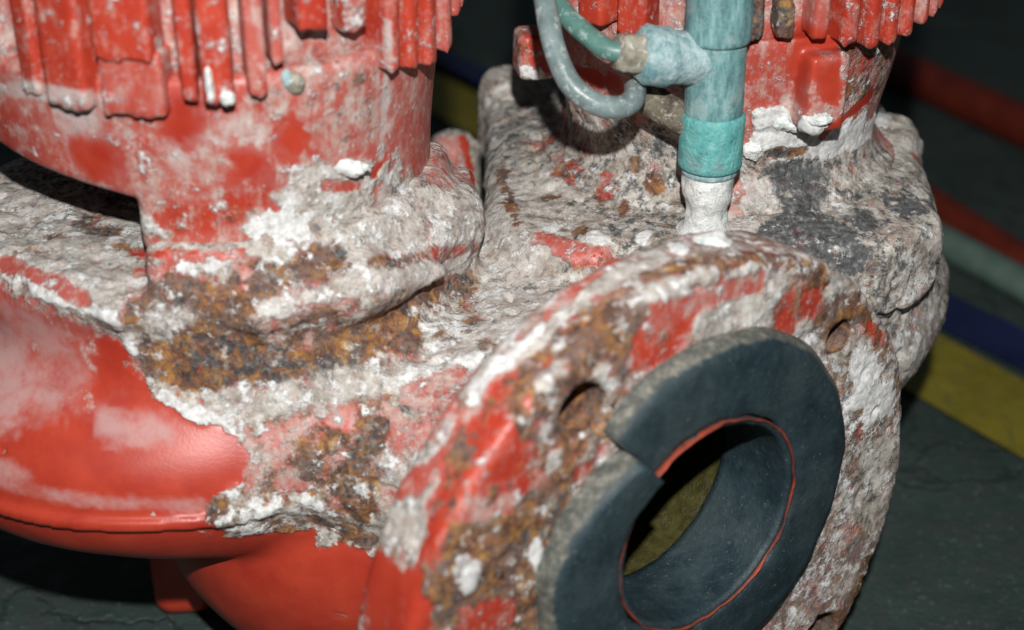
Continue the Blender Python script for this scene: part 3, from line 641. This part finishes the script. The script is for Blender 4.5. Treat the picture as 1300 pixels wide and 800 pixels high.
# ------------------------------------------------------------------ sweeps and lathes
def sweep(name, pts, rad, mat, parent=None, seg=20, sub=8, cap=True, hollow=None, wob=0.0):
    P = np.array(pts, float); Q = []
    for i in range(len(P) - 1):
        p0, p1, p2, p3 = P[max(i - 1, 0)], P[i], P[i + 1], P[min(i + 2, len(P) - 1)]
        for k in range(sub):
            t = k / sub; Q.append(0.5 * (2 * p1 + (p2 - p0) * t + (2 * p0 - 5 * p1 + 4 * p2 - p3) * t * t + (3 * p1 - p0 - 3 * p2 + p3) * t ** 3))
    Q.append(P[-1]); Q = np.array(Q); T = np.gradient(Q, axis=0); T /= np.linalg.norm(T, axis=1)[:, None]
    u = np.cross(T[0], [0.3, 0.2, 0.9]); u /= np.linalg.norm(u); V, F = [], []
    rads = rad if hasattr(rad, '__len__') else [rad] * len(Q)
    for q, t, r in zip(Q, T, rads):
        u = u - t * (u @ t); u /= np.linalg.norm(u); v = np.cross(t, u)
        for k in range(seg): a = 2 * math.pi * k / seg; V.append(q + (u * math.cos(a) + v * math.sin(a)) * r)
    n = len(Q)
    for i in range(n - 1):
        for k in range(seg): F.append([i * seg + k, i * seg + (k + 1) % seg, (i + 1) * seg + (k + 1) % seg, (i + 1) * seg + k])
    V = np.array(V)
    if wob: V += ((np.stack([fbm(V, 120, 2, o) for o in (1., 4., 9.)], 1) - 0.5) * wob)
    V = V.tolist()
    if hollow:                                    # cut end with a real bore
        base = (n - 1) * seg; e = Q[-1]; m = len(V)
        for k in range(seg): V.append((e + (np.array(V[base + k]) - e) * hollow).tolist())
        for k in range(seg): V.append((np.array(V[m + k]) - T[-1] * 0.012).tolist())
        for k in range(seg):
            k2 = (k + 1) % seg; F.append([base + k, base + k2, m + k2, m + k]); F.append([m + k, m + k2, m + seg + k2, m + seg + k])
        F.append([m + seg + k for k in range(seg)]); F.append(list(range(seg))[::-1])
    elif cap: F.append(list(range(seg))[::-1]); F.append([(n - 1) * seg + k for k in range(seg)])
    return link(name, V, F, mat, parent)
def lathe(name, prof, base, axis, mat, parent=None, seg=40, wob=0.0, hexa=False, nscale=160):
    ax = np.array(axis, float); ax /= np.linalg.norm(ax); u = np.cross(ax, [0.1, 1, 0.2]); u /= np.linalg.norm(u); v = np.cross(ax, u)
    pr = []
    for (r0, z0), (r1, z1) in zip(prof[:-1], prof[1:]):
        k = max(1, int(math.hypot(r1 - r0, z1 - z0) / 0.0016)) if wob else 1
        pr += [(r0 + (r1 - r0) * i / k, z0 + (z1 - z0) * i / k) for i in range(k)]
    pr.append(prof[-1]); V, F = [], []
    for r, z in pr:
        for k in range(seg):
            a = 2 * math.pi * k / seg; rr = r
            if hexa: rr = min(r, r * 0.9 / max(0.2, math.cos((a % (math.pi / 3)) - math.pi / 6)))
            V.append(np.array(base) + ax * z + (u * math.cos(a) + v * math.sin(a)) * rr)
    V = np.array(V)
    if wob:
        c = np.array(base) + np.outer((V - np.array(base)) @ ax, ax); dr = V - c; ln = np.maximum(np.linalg.norm(dr, axis=1), 1e-6)
        V = V + dr / ln[:, None] * ((fbm(V, nscale, 3, 2.0) - 0.5) * wob)[:, None]
    for i in range(len(pr) - 1):
        for k in range(seg): F.append([i * seg + k, i * seg + (k + 1) % seg, (i + 1) * seg + (k + 1) % seg, (i + 1) * seg + k])
    F.append(list(range(seg))[::-1]); F.append([(len(pr) - 1) * seg + k for k in range(seg)])
    return link(name, V, F, mat, parent)

# ------------------------------------------------------------------ shaft behind the bracket window, added to keep the slot dark
lathe('shaft', [(0.030, 0.0), (0.030, 0.06)], (L[0], L[1], 0.215), (0, 0, 1), M_STEEL, pump)

# ------------------------------------------------------------------ torn rubber gasket on the flange, its lip, the rubber lining in the bore
def fpt(u, v, w): return FC + LAT_D * (u + BU) + np.array([0, 0, v + BV]) + NRM * (w + FW)
tu, tv = to_flange(803, 586); tu -= BU; tv -= BV; TEAR = math.atan2(tv, tu); print('tear', math.degrees(TEAR), math.hypot(tu, tv))
def gasket():
    RI, RO, H = 0.0405, 0.0690, 0.0092
    seg = 200; prof = [(RI, 0.001), (RI, H - 0.0012), (RI + 0.0012, H), (RI + 0.010, H + 0.0004), (RO - 0.011, H + 0.0004), (RO - 0.0035, H - 0.0003), (RO - 0.0008, H - 0.0028), (RO, H - 0.0055), (RO, 0.001)]
    # a denser profile
    pr = []
    for a, b in zip(prof[:-1], prof[1:]):
        k = max(1, int(math.hypot(b[0] - a[0], b[1] - a[1]) / 0.002)); pr += [(a[0] + (b[0] - a[0]) * i / k, a[1] + (b[1] - a[1]) * i / k) for i in range(k)]
    pr.append(prof[-1]); m = len(pr); V, F = [], []
    gap = math.radians(0.4)
    for i in range(seg + 1):
        s = (i / seg) ** 1.0; th = TEAR - gap / 2 - s * (2 * math.pi - gap)          # clockwise from the tear over the top
        a0, a1 = math.degrees(s * 2 * math.pi), math.degrees((1 - s) * 2 * math.pi)
        f = 0.52 + 0.48 * (min(1, a1 / 42) ** 0.9) if a1 < 42 else 1.0      # worn narrow beside the tear
        f -= 0.10 * math.exp(-a0 / 5)
        lift = 0.0042 * math.exp(-a1 / 30) - 0.0012 * math.exp(-a0 / 20)
        for r, w in pr:
            rr = RI + (r - RI) * f + 0.0004 * math.sin(th * 7 + 1) + 0.0003 * math.sin(th * 17); V.append(fpt(rr * math.cos(th), rr * math.sin(th), w + lift * (w / H)))
    for i in range(seg):
        for k in range(m - 1): F.append([i * m + k, (i + 1) * m + k, (i + 1) * m + k + 1, i * m + k + 1])
    F.append(list(range(m))); F.append([seg * m + k for k in range(m)][::-1])
    V = np.array(V); V += NRM * ((fbm(V, 160, 3, 6.0) - 0.5) * 0.0009)[:, None]
    o = link('rubber_gasket', V, F, M_RUBBER, pump)
    prog = np.array([min(1, max(0, (r - (RO - 0.0030)) / 0.0026)) for r, w in pr] * (seg + 1))
    at = o.data.attributes.new('worn_edge', 'FLOAT', 'POINT'); at.data.foreach_set('value', prog.astype(np.float32))
    o['label'] = 'thick blue-black rubber ring torn through at one side'
    return o
gasket()
def tube_ring(name, r0, r1, w0, w1, mat, seg=96, wob=0.0):
    V, F = [], []
    ws = np.linspace(w1, w0, 14)
    prof = [(r0, w) for w in ws] + [(r1, w) for w in ws[::-1]]; m = len(prof)
    for i in range(seg):
        a = 2 * math.pi * i / seg
        for r, w in prof: V.append(fpt(r * math.cos(a), r * math.sin(a), w))
    for i in range(seg):
        j = (i + 1) % seg
        for k in range(m): F.append([i * m + k, i * m + (k + 1) % m, j * m + (k + 1) % m, j * m + k])
    V = np.array(V)
    if wob: V += (np.stack([fbm(V, 150, 3, o) for o in (1., 4., 9.)], 1) - 0.5) * wob
    return link(name, V, F, mat, pump)
tube_ring('bore_lip', 0.0397, 0.0404, 0.002, 0.0094, M_LIP, wob=0.0022)
tube_ring('bore_lining', 0.0380, 0.0402, -0.024, 0.0085, M_RUBBER, wob=0.0010)

# ------------------------------------------------------------------ copper vent pipe screwed into the casing
PX, PY = 0.0715, 0.540
vent = bpy.data.objects.new('vent_pipe', None); scene.collection.objects.link(vent); vent.location = (0, 0, 0)
tag(vent, 'upright blue-green corroded copper pipe with side branch rising from the pump', 'pipe')
def zrow(py): 
    lo, hi = 0.1, 0.4
    for _ in range(40):
        m = (lo + hi) / 2
        if project(np.array([PX, PY - 0.008, m]))[1] > py: lo = m
        else: hi = m
    return lo
zr = {k: zrow(k) for k in (60, 152, 222, 245, 300, 312)}
up = (0, 0, 1)
lathe('pipe', [(0.0113, 0), (0.0116, 0.001), (0.0116, 0.17)], (PX, PY, zr[60]), up, M_VERD, vent, wob=0.0004)
lathe('tee_body', [(0.0098, 0), (0.0105, 0.0006), (0.0105, zr[60] - zr[152] + 0.0012)], (PX, PY, zr[152] - 0.001), up, M_VERD, vent, wob=0.0006)
lathe('collar', [(0.0105, 0), (0.0116, 0.0012), (0.0116, zr[152] - zr[222] - 0.001), (0.0108, zr[152] - zr[222])], (PX, PY, zr[222]), up, M_VERD_B, vent, wob=0.0008)
lathe('threaded_nipple', [(0.0120, -0.02), (0.0115, 0.0), (0.0078, 0.006), (0.0074, 0.011), (0.0092, 0.017), (0.0093, zr[222] - zr[312])], (PX, PY, zr[312]), up, M_SALT, vent, wob=0.0030)
lathe('end_ring', [(0.0096, 0), (0.0102, 0.0008), (0.0102, 0.0022), (0.0096, 0.003)], (PX, PY, zr[222] - 0.0026), up, M_VERD_P, vent, wob=0.0004)
# branch to the left and its compression nut
bz = project(np.array([PX, PY, zr[152]])); B0 = np.array([PX, PY, zrow(88)]); dep = float(depth_of(B0))
B1 = at_depth(838, 78, dep - 0.006); B2 = at_depth(806, 68, dep - 0.011); B3 = at_depth(783, 66, dep - 0.014)
ax = B1 - B0; ln = float(np.linalg.norm(B2 - B0))
lathe('branch', [(0.0088, 0), (0.0092, ln * 0.55), (0.0104, ln * 0.62), (0.0104, ln * 0.88), (0.0085, ln * 0.95)], B0, B2 - B0, M_VERD_P, vent, wob=0.0016)
lathe('compression_nut', [(0.0062, 0), (0.0072, 0.001), (0.0072, 0.0085), (0.0060, 0.010)], B2 - (B2 - B0) / ln * 0.003, B3 - B2, M_NUT, vent, seg=48, wob=0.0010, hexa=True)
# green tube from the nut up to the motor, loose cloudy hose
T = [B3 + (B2 - B3) * 0.5, at_depth(770, 62, dep - 0.012), at_depth(742, 42, dep - 0.008), at_depth(712, 10, dep), at_depth(690, -40, dep + 0.01), at_depth(672, -110, dep + 0.02)]
sweep('thin_tube', T, 0.0037, M_TUBE, vent, wob=0.0004)
sweep('drain_stub', [at_depth(812, 112, dep + 0.014), at_depth(838, 134, dep + 0.014), at_depth(884, 160, dep + 0.012)], 0.0060, M_STUB, vent, wob=0.0016)
hd = 0.560
H = [at_depth(672, -150, hd + 0.030), at_depth(682, -60, hd + 0.012), at_depth(692, 0, hd), at_depth(702, 55, hd - 0.004), at_depth(722, 103, hd - 0.006), at_depth(752, 130, hd - 0.006), at_depth(785, 136, hd - 0.004), at_depth(803, 126, hd + 0.002), at_depth(806, 112, hd + 0.008)]
hose = sweep('loose_hose', H, 0.0040, M_HOSE, None, hollow=0.6, wob=0.0006)
tag(hose, 'loose cloudy grey hose curling beside the blue-green pipe, end cut open', 'hose')

# ------------------------------------------------------------------ things on the floor behind
def floor_pipe(name, a, b, rad, mat, label, ext=1.2):
    A, B = on_z(*a, rad), on_z(*b, rad); e = (B - A) / np.linalg.norm(B - A); A = A - e * 0.12; B = B + e * ext
    n = 14; pts = [A + (B - A) * i / n for i in range(n + 1)]
    o = sweep(name, pts, rad, mat, None, sub=2, wob=0.001); tag(o, label, 'pipe'); return o
floor_pipe('floor_pipe', (1200, 272), (1300, 335), 0.011, M_PIPE_R, 'dark red pipe lying on the floor next to a grey-green one')
floor_pipe('floor_pipe', (1200, 308), (1300, 362), 0.010, M_PIPE_G, 'grey-green pipe lying on the floor next to a red one')
floor_pipe('floor_pipe', (1165, 98), (1300, 160), 0.015, M_PIPE_R, 'thick dark red pipe lying alone on the far floor', 2.0)

# ------------------------------------------------------------------ loose lumps and flakes of salt stuck to the iron
def lump(px, py, rx, ry, rz, mat, sink=0.3, rot=0.0, seed=0.0):
    c = hit(px, py)
    if c is None: return
    d = (CAM - c) / np.linalg.norm(CAM - c); c = c + d * min(rx, rz) * (0.5 - sink)
    V, F = [], []; nu, nv = 40, 26; cr, sr = math.cos(rot), math.sin(rot)
    for j in range(nv + 1):
        ph = math.pi * j / nv
        for i in range(nu):
            th = 2 * math.pi * i / nu; p = np.array([math.cos(th) * math.sin(ph) * rx, math.sin(th) * math.sin(ph) * ry, math.cos(ph) * rz])
            V.append(c + np.array([p[0] * cr + p[2] * sr, p[1], -p[0] * sr + p[2] * cr]))
    V = np.array(V); k = 0.35 + 0.75 * fbm(V, 240, 2, seed) + 0.5 * fbm(V, 900, 3, seed); V = c + (V - c) * k[:, None]
    for j in range(nv):
        for i in range(nu): F.append([j * nu + i, (j + 1) * nu + i, (j + 1) * nu + (i + 1) % nu, j * nu + (i + 1) % nu])
    link('salt_crust', V, F, mat, pump)
for q in ((440, 212, .0080, .003, .0030, M_SALT), (266, 110, .0014, .002, .006, M_SALT), (290, 126, .0026, .002, .0024, M_SALT), (374, 104, .0034, .002, .0036, M_NUT), (364, 98, .0018, .002, .003, M_VERD_P),
          (1002, 155, .006, .003, .0040, M_SALT), (1040, 152, .0055, .003, .0022, M_SALT), (955, 190, .004, .003, .004, M_SALT), (862, 316, .004, .004, .0012, M_SALT), (905, 306, .006, .005, .0025, M_SALT)):
    lump(*q, seed=q[0] * 0.37)
